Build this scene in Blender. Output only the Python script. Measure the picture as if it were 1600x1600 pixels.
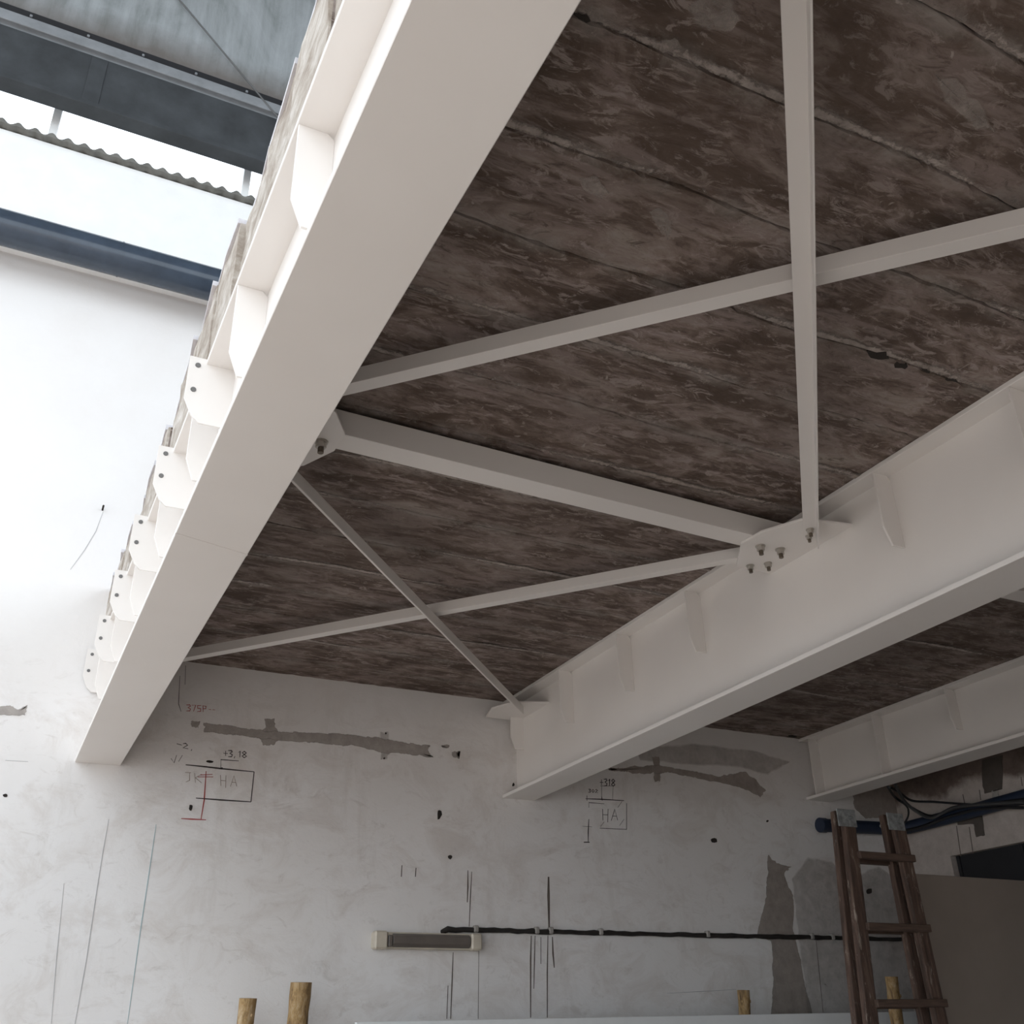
import bpy, bmesh, math, random
from mathutils import Vector, Matrix

# ------------------------------------------------------------------ clear
for o in list(bpy.data.objects):
    bpy.data.objects.remove(o, do_unlink=True)
scene = bpy.context.scene
COL = scene.collection
random.seed(7)

# ------------------------------------------------------------------ camera
EYE = 1.6                      # eye height above the floor
R_RIGHT = Vector((0.89775061, -0.44006908, -0.01957169))
R_DOWN = Vector((0.18786342, 0.42267608, -0.88659589))
R_FWD = Vector((0.39843592, 0.79226519, 0.46213059))
FPX = 1595.75
cam_data = bpy.data.cameras.new('camera')
cam_data.sensor_fit = 'HORIZONTAL'
cam_data.sensor_width = 36.0
cam_data.lens = FPX / 1600.0 * 36.0
cam_data.clip_start = 0.02
cam_data.clip_end = 200
cam = bpy.data.objects.new('camera', cam_data)
COL.objects.link(cam)
m = Matrix.Identity(4)
for i, v in enumerate((R_RIGHT, -R_DOWN, -R_FWD)):
    for j in range(3):
        m[j][i] = v[j]
m.translation = Vector((0, 0, EYE))
cam.matrix_world = m
scene.camera = cam

# ------------------------------------------------------------------ sky, exposure
world = bpy.data.worlds.new('overcast_sky')
scene.world = world
world.use_nodes = True
bg = world.node_tree.nodes['Background']
bg.inputs['Color'].default_value = (0.84, 0.925, 1.0, 1)
bg.inputs['Strength'].default_value = 2.62
scene.view_settings.view_transform = 'Standard'
scene.view_settings.look = 'None'
scene.view_settings.gamma = 1.0
scene.view_settings.use_curve_mapping = False
scene.view_settings.exposure = 0.0

# ------------------------------------------------------------------ survey helpers
def ray(u, v):
    return R_RIGHT * ((u - 800) / FPX) + R_DOWN * ((v - 800) / FPX) + R_FWD
def on_y(y, u, v):
    d = ray(u, v); d = d * (y / d.y); return Vector((d.x, d.y, d.z + EYE))
def on_x(x, u, v):
    d = ray(u, v); d = d * (x / d.x); return Vector((d.x, d.y, d.z + EYE))
def on_z(z, u, v):                       # z is absolute
    d = ray(u, v); d = d * ((z - EYE) / d.z); return Vector((d.x, d.y, d.z + EYE))

# main dimensions (absolute metres)
WY = 6.5                                  # back wall plane
RX = 6.86                                 # right wall plane
LX = -5.0                                 # left wall plane
BY = -6.0                                 # rear wall plane
ZS = 2.21 + EYE                           # underside of the old slab
ZB = 1.52 + EYE                           # underside of the deep beams
ZG = 2.065 + EYE                          # underside of gusset plates

# ------------------------------------------------------------------ materials
def mat_new(name):
    mt = bpy.data.materials.new(name); mt.use_nodes = True
    nt = mt.node_tree; b = nt.nodes['Principled BSDF']
    return mt, nt, b
def N(nt, typ, **kw):
    n = nt.nodes.new(typ)
    for k, v in kw.items():
        if k.startswith('i_'):
            n.inputs[k[2:].replace('_', ' ')].default_value = v
        else:
            setattr(n, k, v)
    return n
def L(nt, a, b): nt.links.new(a, b)
def coords(nt, scale=(1, 1, 1), rot=(0, 0, 0)):
    g = N(nt, 'ShaderNodeNewGeometry')
    mp = N(nt, 'ShaderNodeMapping'); mp.inputs['Scale'].default_value = scale
    mp.inputs['Rotation'].default_value = rot
    L(nt, g.outputs['Position'], mp.inputs['Vector'])
    return mp.outputs['Vector']
def noise(nt, vec, scale, detail=6, rough=0.6, dist=0.0):
    n = N(nt, 'ShaderNodeTexNoise'); n.inputs['Scale'].default_value = scale
    n.inputs['Detail'].default_value = detail; n.inputs['Roughness'].default_value = rough
    n.inputs['Distortion'].default_value = dist
    L(nt, vec, n.inputs['Vector']); return n.outputs['Fac']
def ramp(nt, fac, stops):
    r = N(nt, 'ShaderNodeValToRGB'); e = r.color_ramp.elements
    while len(e) < len(stops): e.new(0.5)
    for s, (p, c) in zip(e, stops):
        s.position = p; s.color = (c[0], c[1], c[2], 1) if not isinstance(c, (int, float)) else (c, c, c, 1)
    L(nt, fac, r.inputs['Fac']); return r.outputs['Color']
def mix(nt, fac, a, b, mode='MIX'):
    mx = N(nt, 'ShaderNodeMix', data_type='RGBA', blend_type=mode)
    for sock, v in ((mx.inputs['Factor'], fac), (mx.inputs['A'], a), (mx.inputs['B'], b)):
        if isinstance(v, (int, float)): sock.default_value = v
        elif isinstance(v, tuple): sock.default_value = (v[0], v[1], v[2], 1)
        else: L(nt, v, sock)
    return mx.outputs['Result']
def bump(nt, b, height, strength, dist=0.02):
    bp = N(nt, 'ShaderNodeBump'); bp.inputs['Strength'].default_value = strength
    bp.inputs['Distance'].default_value = dist
    L(nt, height, bp.inputs['Height']); L(nt, bp.outputs['Normal'], b.inputs['Normal'])

def simple(name, col, rough=0.5, metal=0.0, var=0.12, scale=6.0, bstr=0.0, stretch=(1, 1, 1)):
    mt, nt, b = mat_new(name)
    v = coords(nt, stretch)
    f = noise(nt, v, scale)
    lo = tuple(c * (1 - var) for c in col); hi = tuple(min(1, c * (1 + var)) for c in col)
    L(nt, ramp(nt, f, [(0.3, lo), (0.7, hi)]), b.inputs['Base Color'])
    b.inputs['Roughness'].default_value = rough; b.inputs['Metallic'].default_value = metal
    if bstr: bump(nt, b, f, bstr)
    return mt

M = {}
# off white paint on the steel
mt, nt, b = mat_new('painted_steel'); v = coords(nt)
f = noise(nt, v, 1.3, 3)
L(nt, ramp(nt, f, [(0.3, (0.79, 0.75, 0.715)), (0.7, (0.83, 0.794, 0.762))]), b.inputs['Base Color'])
b.inputs['Roughness'].default_value = 0.42
f2 = noise(nt, v, 60, 2); bump(nt, b, f2, 0.03, 0.002)
M['steel'] = mt

# lime washed plaster of the back wall
mt, nt, b = mat_new('limewashed_plaster')
v = coords(nt); vs = coords(nt, (1, 1, 0.22)); vd = coords(nt, (1, 1, 1.4), (0, 0.6, 0))
n1 = noise(nt, v, 0.9, 8, 0.62); n2 = noise(nt, vs, 5.0, 6, 0.65); n3 = noise(nt, vd, 3.0, 8, 0.7, 0.8); n4 = noise(nt, v, 30, 4)
c = ramp(nt, n1, [(0.30, (0.765, 0.73, 0.705)), (0.62, (0.81, 0.785, 0.77))])
# old dirt on the lower plaster, fading out above the slab
g = N(nt, 'ShaderNodeNewGeometry'); sep = N(nt, 'ShaderNodeSeparateXYZ'); L(nt, g.outputs['Position'], sep.inputs[0])
mr = N(nt, 'ShaderNodeMapRange'); L(nt, sep.outputs['Z'], mr.inputs['Value']); mr.inputs['From Min'].default_value = 3.9; mr.inputs['From Max'].default_value = 3.3
def times(a_, b_):
    q = N(nt, 'ShaderNodeMath', operation='MULTIPLY'); L(nt, a_, q.inputs[0]); L(nt, b_, q.inputs[1]); return q.outputs[0]
n5 = noise(nt, coords(nt, (1, 1, 1.8), (0, -0.5, 0)), 6.0, 8, 0.72, 1.0)
c = mix(nt, times(ramp(nt, n3, [(0.48, 0.0), (0.72, 0.62)]), mr.outputs['Result']), c, (0.60, 0.54, 0.495))
c = mix(nt, times(ramp(nt, n5, [(0.56, 0.0), (0.74, 0.55)]), mr.outputs['Result']), c, (0.50, 0.45, 0.41))
c = mix(nt, times(ramp(nt, n2, [(0.56, 0.0), (0.78, 0.5)]), mr.outputs['Result']), c, (0.56, 0.51, 0.465))
L(nt, c, b.inputs['Base Color']); b.inputs['Roughness'].default_value = 0.85
h = mix(nt, 0.25, n3, n4); bump(nt, b, h, 0.15, 0.03)
M['plaster'] = mt

# dirty plaster of the right hand wall, bare and dark near the slab
mt, nt, b = mat_new('old_side_plaster')
v = coords(nt); g = N(nt, 'ShaderNodeNewGeometry'); sep = N(nt, 'ShaderNodeSeparateXYZ'); L(nt, g.outputs['Position'], sep.inputs[0])
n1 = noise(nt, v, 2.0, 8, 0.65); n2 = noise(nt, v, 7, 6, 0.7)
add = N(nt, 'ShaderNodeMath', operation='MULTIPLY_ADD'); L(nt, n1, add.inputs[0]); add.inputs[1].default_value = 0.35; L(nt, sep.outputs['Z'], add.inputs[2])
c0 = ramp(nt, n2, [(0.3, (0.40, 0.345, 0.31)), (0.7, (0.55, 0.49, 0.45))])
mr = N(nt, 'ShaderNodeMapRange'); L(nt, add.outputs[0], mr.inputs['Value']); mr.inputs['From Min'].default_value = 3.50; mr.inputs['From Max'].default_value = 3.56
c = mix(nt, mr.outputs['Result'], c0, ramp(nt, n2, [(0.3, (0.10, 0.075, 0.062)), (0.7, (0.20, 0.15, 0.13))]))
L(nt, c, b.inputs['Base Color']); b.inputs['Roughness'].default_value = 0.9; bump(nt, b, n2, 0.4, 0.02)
M['sideplaster'] = mt

# weathered underside of the precast planks
mt, nt, b = mat_new('stained_concrete_plank')
v = coords(nt, (0.62, 1.35, 1)); v2 = coords(nt, (0.45, 2.2, 1)); v3 = coords(nt)
n1 = noise(nt, v, 4.2, 9, 0.66, 0.7); n2 = noise(nt, v2, 7.5, 8, 0.70, 0.5); n3 = noise(nt, v3, 1.1, 4); n4 = noise(nt, v3, 38, 5, 0.7)
c = ramp(nt, n1, [(0.38, (0.085, 0.058, 0.044)), (0.49, (0.145, 0.105, 0.083)), (0.56, (0.255, 0.198, 0.174)), (0.66, (0.40, 0.345, 0.305))])
c = mix(nt, ramp(nt, n2, [(0.50, 0.0), (0.60, 0.8)]), c, (0.305, 0.243, 0.225))
n6 = noise(nt, coords(nt, (0.7, 1.6, 1)), 14, 9, 0.75, 0.8)
c = mix(nt, ramp(nt, n6, [(0.535, 0.0), (0.60, 0.8)]), c, (0.405, 0.342, 0.315))
c = mix(nt, ramp(nt, n6, [(0.36, 0.7), (0.45, 0.0)]), c, (0.070, 0.048, 0.037))
c = mix(nt, ramp(nt, n3, [(0.35, 0.55), (0.65, 0.0)]), c, (0.095, 0.066, 0.050))
g = N(nt, 'ShaderNodeNewGeometry'); sep = N(nt, 'ShaderNodeSeparateXYZ'); L(nt, g.outputs['Position'], sep.inputs[0])
# pale mortar smears that follow the joints (joint pitch 0.3715 m from y = 1.01)
sh = N(nt, 'ShaderNodeMath', operation='SUBTRACT'); L(nt, sep.outputs['Y'], sh.inputs[0]); sh.inputs[1].default_value = 1.01 - 0.3715 / 2
pp = N(nt, 'ShaderNodeMath', operation='PINGPONG'); L(nt, sh.outputs[0], pp.inputs[0]); pp.inputs[1].default_value = 0.3715 / 2
mr = N(nt, 'ShaderNodeMapRange'); L(nt, pp.outputs[0], mr.inputs['Value'])
mr.inputs['From Min'].default_value = 0.125; mr.inputs['From Max'].default_value = 0.182
mn = N(nt, 'ShaderNodeMath', operation='MULTIPLY'); L(nt, mr.outputs['Result'], mn.inputs[0])
L(nt, ramp(nt, noise(nt, v3, 5.0, 7, 0.7, 0.5), [(0.42, 0.0), (0.62, 0.8)]), mn.inputs[1])
c = mix(nt, mn.outputs[0], c, (0.31, 0.275, 0.25))
c = mix(nt, ramp(nt, noise(nt, coords(nt, (1, 1.3, 1), (0, 0, 0.9)), 15, 3, 0.5, 1.2), [(0.70, 0.0), (0.76, 0.7)]), c, (0.42, 0.37, 0.33))
L(nt, c, b.inputs['Base Color']); b.inputs['Roughness'].default_value = 0.9
bump(nt, b, mix(nt, 0.4, n2, n4), 0.55, 0.012)
M['plank'] = mt

mt, nt, b = mat_new('broken_slab_edge')
v = coords(nt, (1, 0.8, 1.6)); n1 = noise(nt, v, 7, 8, 0.66, 0.4); n2 = noise(nt, coords(nt), 30, 5, 0.7)
c = ramp(nt, n1, [(0.32, (0.25, 0.20, 0.16)), (0.5, (0.42, 0.37, 0.32)), (0.68, (0.62, 0.58, 0.54))])
L(nt, c, b.inputs['Base Color']); b.inputs['Roughness'].default_value = 0.95; bump(nt, b, mix(nt, 0.4, n1, n2), 0.8, 0.02)
M['slabedge'] = mt

M['lip'] = simple('pale_mortar_lip', (0.60, 0.58, 0.60), 0.8, var=0.15, scale=9, bstr=0.3)
M['cement'] = simple('grey_cement_patch', (0.36, 0.335, 0.31), 0.95, var=0.22, scale=14, bstr=0.4)
M['cement_dark'] = simple('damp_cement_patch', (0.33, 0.295, 0.265), 0.95, var=0.2, scale=8, bstr=0.3)
M['damp'] = simple('grey_render_coat', (0.50, 0.47, 0.44), 0.95, var=0.18, scale=5, bstr=0.3)
M['ink'] = simple('black_pencil', (0.05, 0.04, 0.04), 0.8)
M['redink'] = simple('red_pencil', (0.38, 0.07, 0.06), 0.8)
M['faint'] = simple('faint_brown_pencil', (0.30, 0.24, 0.20), 0.9)
M['chalk'] = simple('blue_chalk', (0.34, 0.44, 0.46), 0.9)
M['greyline'] = simple('grey_pencil_and_shadow', (0.45, 0.44, 0.44), 0.9)
M['drip'] = simple('rusty_drip', (0.13, 0.105, 0.09), 0.9, var=0.3)
M['void'] = simple('dark_cavity', (0.03, 0.024, 0.02), 1.0)
M['bolt'] = simple('zinc_bolt', (0.50, 0.47, 0.43), 0.35, 0.7)
M['holedisc'] = simple('hole_shade_grey', (0.17, 0.165, 0.16), 0.5, 0.3)  # paints in the darkness of the bracket holes
M['boltdark'] = simple('oiled_bolt_thread', (0.16, 0.13, 0.10), 0.4, 0.7)
M['floor'] = simple('bounce_concrete_pale', (0.77, 0.655, 0.57), 0.9, var=0.10, scale=2, bstr=0.2)  # unseen floor, kept pale to bounce light onto the beam undersides
M['dark_floor'] = simple('bounce_floor_dark', (0.21, 0.17, 0.14), 0.9, var=0.15, scale=2, bstr=0.2)  # dark half of the unseen floor, weakens the bounce towards the right
M['white'] = simple('white_upper_wall', (0.86, 0.86, 0.85), 0.85, var=0.03)
M['bluepipe'] = simple('dark_blue_gloss_pipe', (0.040, 0.055, 0.078), 0.16, var=0.15)
M['girder'] = simple('blackened_steel', (0.036, 0.040, 0.044), 0.6, var=0.35, scale=4, bstr=0.1)
M['girderlip'] = simple('grey_gutter_metal', (0.20, 0.21, 0.22), 0.5, var=0.15)
M['corr'] = simple('grey_fibre_cement', (0.16, 0.155, 0.14), 0.9, var=0.25, scale=10)
M['navy'] = simple('navy_plastic_pipe', (0.018, 0.028, 0.055), 0.45, var=0.2)
M['cable'] = simple('black_cable', (0.012, 0.012, 0.014), 0.5)
M['greycable'] = simple('grey_cable', (0.06, 0.06, 0.06), 0.5)
M['darkcable'] = simple('grimy_wall_cable', (0.022, 0.018, 0.016), 0.7, var=0.4, scale=20)
M['lamp_end'] = simple('yellowed_plastic', (0.56, 0.50, 0.41), 0.5, var=0.15)
M['lamp_glass'] = simple('dusty_lamp_cover', (0.135, 0.115, 0.10), 0.35, var=0.15)
M['beige'] = simple('beige_board', (0.31, 0.255, 0.215), 0.8, var=0.06, scale=3)
M['whiteboard'] = simple('white_sheet', (0.78, 0.79, 0.79), 0.5, var=0.03)
M['shutter'] = simple('black_shutter', (0.012, 0.012, 0.015), 0.7, var=0.2)
M['hinge'] = simple('paint_spattered_metal', (0.27, 0.28, 0.28), 0.5, 0.3, var=0.45, scale=30)
M['rod'] = simple('grey_steel_rod', (0.12, 0.12, 0.12), 0.5, 0.4)
M['block'] = simple('dark_stained_block', (0.09, 0.075, 0.065), 0.9, var=0.25)

mt, nt, b = mat_new('old_ladder_wood')
v = coords(nt, (1, 1, 0.10)); n1 = noise(nt, v, 34, 7, 0.72, 0.3); n2 = noise(nt, coords(nt, (1, 1, 0.22)), 30, 6, 0.7, 0.6)
c = ramp(nt, n1, [(0.35, (0.040, 0.024, 0.018)), (0.55, (0.105, 0.062, 0.045)), (0.72, (0.19, 0.135, 0.10))])
c = mix(nt, ramp(nt, n2, [(0.58, 0.0), (0.66, 0.85)]), c, (0.34, 0.28, 0.23))
L(nt, c, b.inputs['Base Color']); b.inputs['Roughness'].default_value = 0.75; bump(nt, b, n1, 0.4, 0.005)
M['ladder'] = mt
mt, nt, b = mat_new('rung_wood')
v = coords(nt, (0.10, 1, 1)); n1 = noise(nt, v, 55, 6, 0.65)
c = ramp(nt, n1, [(0.3, (0.05, 0.030, 0.022)), (0.7, (0.14, 0.088, 0.064))])
L(nt, c, b.inputs['Base Color']); b.inputs['Roughness'].default_value = 0.75
M['rung'] = mt
mt, nt, b = mat_new('bark_pole')
v = coords(nt, (1, 1, 0.35)); n1 = noise(nt, v, 28, 6, 0.7, 0.5)
c = ramp(nt, n1, [(0.32, (0.085, 0.05, 0.03)), (0.5, (0.34, 0.215, 0.09)), (0.7, (0.52, 0.40, 0.26))])
L(nt, c, b.inputs['Base Color']); b.inputs['Roughness'].default_value = 0.8; bump(nt, b, n1, 0.4, 0.006)
M['pole'] = mt

ZT = on_y(6.35, 0, 4).z
mt, nt, b = mat_new('streaked_grey_panel')
v = coords(nt, (1, 1, 0.07)); n1 = noise(nt, v, 8.5, 7, 0.68, 0.2); n3 = noise(nt, coords(nt), 1.5, 6)
g = N(nt, 'ShaderNodeNewGeometry'); sep = N(nt, 'ShaderNodeSeparateXYZ'); L(nt, g.outputs['Position'], sep.inputs[0])
n1 = mix(nt, 0.55, n1, noise(nt, coords(nt, (1, 1, 0.5)), 2.2, 8, 0.7, 0.6))
c = ramp(nt, n1, [(0.36, (0.14, 0.155, 0.15)), (0.5, (0.25, 0.268, 0.275)), (0.7, (0.36, 0.38, 0.395))])
ad = N(nt, 'ShaderNodeMath', operation='MULTIPLY_ADD'); L(nt, n3, ad.inputs[0]); ad.inputs[1].default_value = -0.5; L(nt, sep.outputs['Z'], ad.inputs[2])
mr = N(nt, 'ShaderNodeMapRange'); L(nt, ad.outputs[0], mr.inputs['Value']); mr.inputs['From Min'].default_value = ZT - 0.22; mr.inputs['From Max'].default_value = ZT + 0.10
mr.inputs['To Min'].default_value = 0.85; mr.inputs['To Max'].default_value = 0.0
c = mix(nt, mr.outputs['Result'], c, (0.10, 0.082, 0.07))
L(nt, c, b.inputs['Base Color']); b.inputs['Roughness'].default_value = 0.7
M['fascia'] = mt

# ------------------------------------------------------------------ mesh helpers
def add_obj(name, mesh, parent=None, mat=None):
    o = bpy.data.objects.new(name, mesh); COL.objects.link(o)
    if mat is not None and len(mesh.materials) == 0: mesh.materials.append(M[mat])
    if parent is not None: o.parent = parent
    return o
def pyd(name, verts, faces, mat, parent=None, smooth=False):
    me = bpy.data.meshes.new(name); me.from_pydata([tuple(v) for v in verts], [], faces); me.update()
    bm = bmesh.new(); bm.from_mesh(me); bmesh.ops.recalc_face_normals(bm, faces=bm.faces); bm.to_mesh(me); bm.free()
    if smooth:
        for p in me.polygons: p.use_smooth = True
    return add_obj(name, me, parent, mat)
def tag(o, label=None, cat=None, group=None, kind=None):
    if label: o['label'] = label
    if cat: o['category'] = cat
    if group: o['group'] = group
    if kind: o['kind'] = kind
    return o
def empty(name, loc=(0, 0, 0), parent=None):
    # transforms of empties stay at the thing's base; children keep world coordinates through the inverse
    o = bpy.data.objects.new(name, None); o.empty_display_size = 0.1; COL.objects.link(o)
    o.location = loc
    return o
def under(child, root):
    child.parent = root
    child.matrix_parent_inverse = Matrix.Translation(-Vector(root.location))
    return child
def bev(o, w=0.002, seg=1):
    md = o.modifiers.new('bevel', 'BEVEL'); md.width = w; md.segments = seg; md.limit_method = 'ANGLE'; md.angle_limit = math.radians(40)
    return o
def boxv(x0, x1, y0, y1, z0, z1):
    return [(x0, y0, z0), (x1, y0, z0), (x1, y1, z0), (x0, y1, z0), (x0, y0, z1), (x1, y0, z1), (x1, y1, z1), (x0, y1, z1)]
BF = [(0, 3, 2, 1), (4, 5, 6, 7), (0, 1, 5, 4), (1, 2, 6, 5), (2, 3, 7, 6), (3, 0, 4, 7)]
def box(name, x0, x1, y0, y1, z0, z1, mat, bevel=0.0):
    o = pyd(name, boxv(x0, x1, y0, y1, z0, z1), BF, mat)
    if bevel: bev(o, bevel)
    return o
def prism(name, pts, off, mat, bevel=0.0):
    """closed polygon (3D points) pushed along off"""
    off = Vector(off); n = len(pts)
    vs = [Vector(p) for p in pts] + [Vector(p) + off for p in pts]
    fs = [tuple(range(n)), tuple(range(2 * n - 1, n - 1, -1))] + [(i, (i + 1) % n, n + (i + 1) % n, n + i) for i in range(n)]
    o = pyd(name, vs, fs, mat)
    if bevel: bev(o, bevel)
    return o
def frame(d):
    d = d.normalized(); a = Vector((0, 0, 1)) if abs(d.z) < 0.9 else Vector((1, 0, 0))
    s = d.cross(a).normalized(); return s, d.cross(s).normalized()
def tube(name, pts, r, mat, seg=12, caps=True, jitter=0.0):
    pts = [Vector(p) for p in pts]; vs = []; fs = []
    rr = r if isinstance(r, (list, tuple)) else [r] * len(pts)
    for i, p in enumerate(pts):
        d = pts[min(i + 1, len(pts) - 1)] - pts[max(i - 1, 0)]
        s, t = frame(d)
        for k in range(seg):
            a = 2 * math.pi * k / seg
            q = rr[i] * (1 + random.uniform(-jitter, jitter))
            vs.append(p + s * math.cos(a) * q + t * math.sin(a) * q)
    for i in range(len(pts) - 1):
        for k in range(seg):
            fs.append((i * seg + k, i * seg + (k + 1) % seg, (i + 1) * seg + (k + 1) % seg, (i + 1) * seg + k))
    if caps:
        fs.append(tuple(range(seg))); fs.append(tuple(range((len(pts) - 1) * seg, len(pts) * seg)))
    o = pyd(name, vs, fs, mat, smooth=True)
    md = o.modifiers.new('edges', 'EDGE_SPLIT'); md.split_angle = math.radians(50)
    return o
def smooth_path(pts, n=8):
    pts = [Vector(p) for p in pts]; out = []
    for i in range(len(pts) - 1):
        p0 = pts[max(i - 1, 0)]; p1 = pts[i]; p2 = pts[i + 1]; p3 = pts[min(i + 2, len(pts) - 1)]
        for k in range(n):
            t = k / n
            out.append(0.5 * ((2 * p1) + (p2 - p0) * t + (2 * p0 - 5 * p1 + 4 * p2 - p3) * t * t + (3 * p1 - p0 - 3 * p2 + p3) * t ** 3))
    out.append(pts[-1]); return out
def soft_mat(name, col, var=0.2, scale=12, lo=0.30, hi=0.55, amax=1.0):
    """mortar or dirt that thins out towards its edge (attribute 'cover' is 1 inside, 0 at the rim)"""
    mt, nt, b = mat_new(name)
    f = noise(nt, coords(nt), scale, 8, 0.7)
    L(nt, ramp(nt, f, [(0.3, tuple(c * (1 - var) for c in col)), (0.7, tuple(c * (1 + var) for c in col))]), b.inputs['Base Color'])
    b.inputs['Roughness'].default_value = 0.95
    at = N(nt, 'ShaderNodeAttribute'); at.attribute_name = 'cover'
    nz = noise(nt, coords(nt), scale * 2.2, 8, 0.75, 0.4)
    ma = N(nt, 'ShaderNodeMath', operation='MULTIPLY_ADD'); L(nt, nz, ma.inputs[0]); ma.inputs[1].default_value = 1.5; L(nt, at.outputs['Fac'], ma.inputs[2])
    mr = N(nt, 'ShaderNodeMapRange'); L(nt, ma.outputs[0], mr.inputs['Value'])
    mr.inputs['From Min'].default_value = 0.75 + lo; mr.inputs['From Max'].default_value = 0.75 + hi; mr.inputs['To Max'].default_value = amax
    L(nt, mr.outputs['Result'], b.inputs['Alpha'])
    bump(nt, b, f, 0.3, 0.01)
    return mt
M['s_cement'] = soft_mat('grey_cement_coat', (0.37, 0.335, 0.31))
M['s_dark'] = soft_mat('dark_cement_coat', (0.34, 0.295, 0.265))
M['s_damp'] = soft_mat('pale_render_coat', (0.42, 0.375, 0.34), var=0.1, scale=5, lo=0.15, hi=1.5, amax=0.55)
M['s_lime'] = soft_mat('lime_smear', (0.36, 0.31, 0.28), 0.35, 13, 0.42, 0.80)
M['s_limepale'] = soft_mat('pale_lime_patch', (0.42, 0.37, 0.335), 0.25, 9, 0.5, 1.3, 0.7)
def cover_mesh(name, pts, off, mat, inset=0.02):
    """thin coat: an outer rim where 'cover' is 0 and an inset inner outline where it is 1"""
    P = [Vector(p) + Vector(off) for p in pts]; n = len(P); nv = Vector(off).normalized()
    area = sum((P[i] - P[0]).cross(P[(i + 1) % n] - P[0]).dot(nv) for i in range(n)) / 2
    sg = 1 if area > 0 else -1
    inset = min(inset, 0.13 * math.sqrt(abs(area)))
    bm = bmesh.new(); lay = bm.verts.layers.float.new('cover')
    out = [bm.verts.new(p) for p in P]; inn = []
    for i in range(n):
        d = (P[(i + 2) % n] - P[i - 2]).normalized()
        inn.append(bm.verts.new(P[i] + nv.cross(d) * sg * inset * random.uniform(0.6, 1.2)))
    for v in out: v[lay] = 0.0
    for v in inn: v[lay] = 1.0
    for i in range(n): bm.faces.new((out[i], out[(i + 1) % n], inn[(i + 1) % n], inn[i]))
    f = bm.faces.new(inn); bm.normal_update()
    bmesh.ops.triangulate(bm, faces=[f])
    me = bpy.data.meshes.new(name); bm.to_mesh(me); bm.free()
    return add_obj(name, me, None, mat)
def wall_coat(name, px, mat, thick=0.003, rag=1.2, plane='y', sub=5, inset=0.022):
    """an irregular thin coat of mortar on the back wall (or right wall), outline surveyed on that wall"""
    pts = []
    for i in range(len(px)):
        a = px[i]; c = px[(i + 1) % len(px)]
        for k in range(sub):
            t = k / sub
            u = a[0] + (c[0] - a[0]) * t + (random.uniform(-rag, rag) if k else 0)
            w = a[1] + (c[1] - a[1]) * t + (random.uniform(-rag, rag) if k else 0)
            pts.append(on_y(WY, u, w) if plane == 'y' else on_x(RX, u, w) if plane == 'x' else on_z(ZS, u, w))
    off = {'y': (0, -thick, 0), 'x': (-thick, 0, 0), 'z': (0, 0, -thick)}[plane]
    if mat.startswith('s_'): return cover_mesh(name, pts, [q * 0.5 for q in off] if plane != 'z' else off, mat, inset)
    return prism(name, pts, off, mat)
def ribbons(name, lines, mat, width=0.006, lift=0.0015):
    """pencil strokes on the back wall: each stroke a thin flat strip"""
    vs = []; fs = []
    for ln in lines:
        w = width
        if isinstance(ln, tuple): ln, w = ln
        P = [on_y(WY, u, v) for u, v in ln]
        n = len(P); base = len(vs)
        for i, p in enumerate(P):
            d = (P[min(i + 1, n - 1)] - P[max(i - 1, 0)]).normalized()
            s = Vector((-d.z, 0, d.x)) * (w / 2) * (0.55 if i in (0, n - 1) else 1.0)
            for q in (p + s, p - s):
                vs.append((q.x, WY - lift, q.z)); vs.append((q.x, WY + 0.001, q.z))
        for i in range(n - 1):
            a = base + i * 4; c = a + 4
            fs += [(a, a + 2, c + 2, c), (a, c, c + 1, a + 1), (a + 2, a + 3, c + 3, c + 2)]
    return pyd(name, vs, fs, mat)

# ================================================================== THE SETTING
wall_back = empty('wall_back', (0, WY, 0)); tag(wall_back, 'lime-washed plaster back wall with grey patches and pencil marks', 'wall', kind='structure')
under(box('wall_surface', LX, RX + 0.3, WY, WY + 0.4, 0, 6.62, 'plaster'), wall_back)
under(box('cornice', LX, RX + 0.3, WY - 0.06, WY + 0.4, 6.62, 6.70, 'white', 0.006), wall_back)
under(box('upper_wall', LX, RX + 0.3, WY + 0.12, WY + 0.4, 6.70, on_y(WY + 0.06, 190, 246).z - 0.026, 'white'), wall_back)

floor = empty('floor', (0, 0, 0)); tag(floor, 'unseen floor, pale outside and dark under the slab to shape bounce light', 'floor', kind='structure')
under(box('bounce_floor_pale', -30, 0.9, -30, WY + 0.4, -0.2, 0, 'floor'), floor)  # pale part added to throw light up under the nearest beam
under(box('bounce_floor_dark', 0.9, RX + 0.3, -30, WY + 0.4, -0.2, 0, 'dark_floor'), floor)  # dark part added so the bounce light falls off under the slab
wall_left = box('wall_left', LX - 0.3, LX, BY, WY + 0.4, 0, 0.9, 'plaster'); tag(wall_left, 'unseen left wall, cut low to let side light in', 'wall', kind='structure')  # unseen wall kept low so sky light comes in from the left
wall_rear = box('wall_rear', 0.2, RX + 0.3, BY - 0.3, BY, 0, 4.2, 'plaster'); tag(wall_rear, 'plain plastered wall behind the viewer', 'wall', kind='structure')

roof = box('roof', -3.6, RX + 0.3, BY - 0.3, WY + 0.4, 10.9, 11.05, 'girderlip'); roof.name = 'sky_blocker'; tag(roof, 'unseen roof added to block sky light from the upper wall', 'roof', kind='structure')  # out of view, added to keep direct sky off the upper wall
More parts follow.
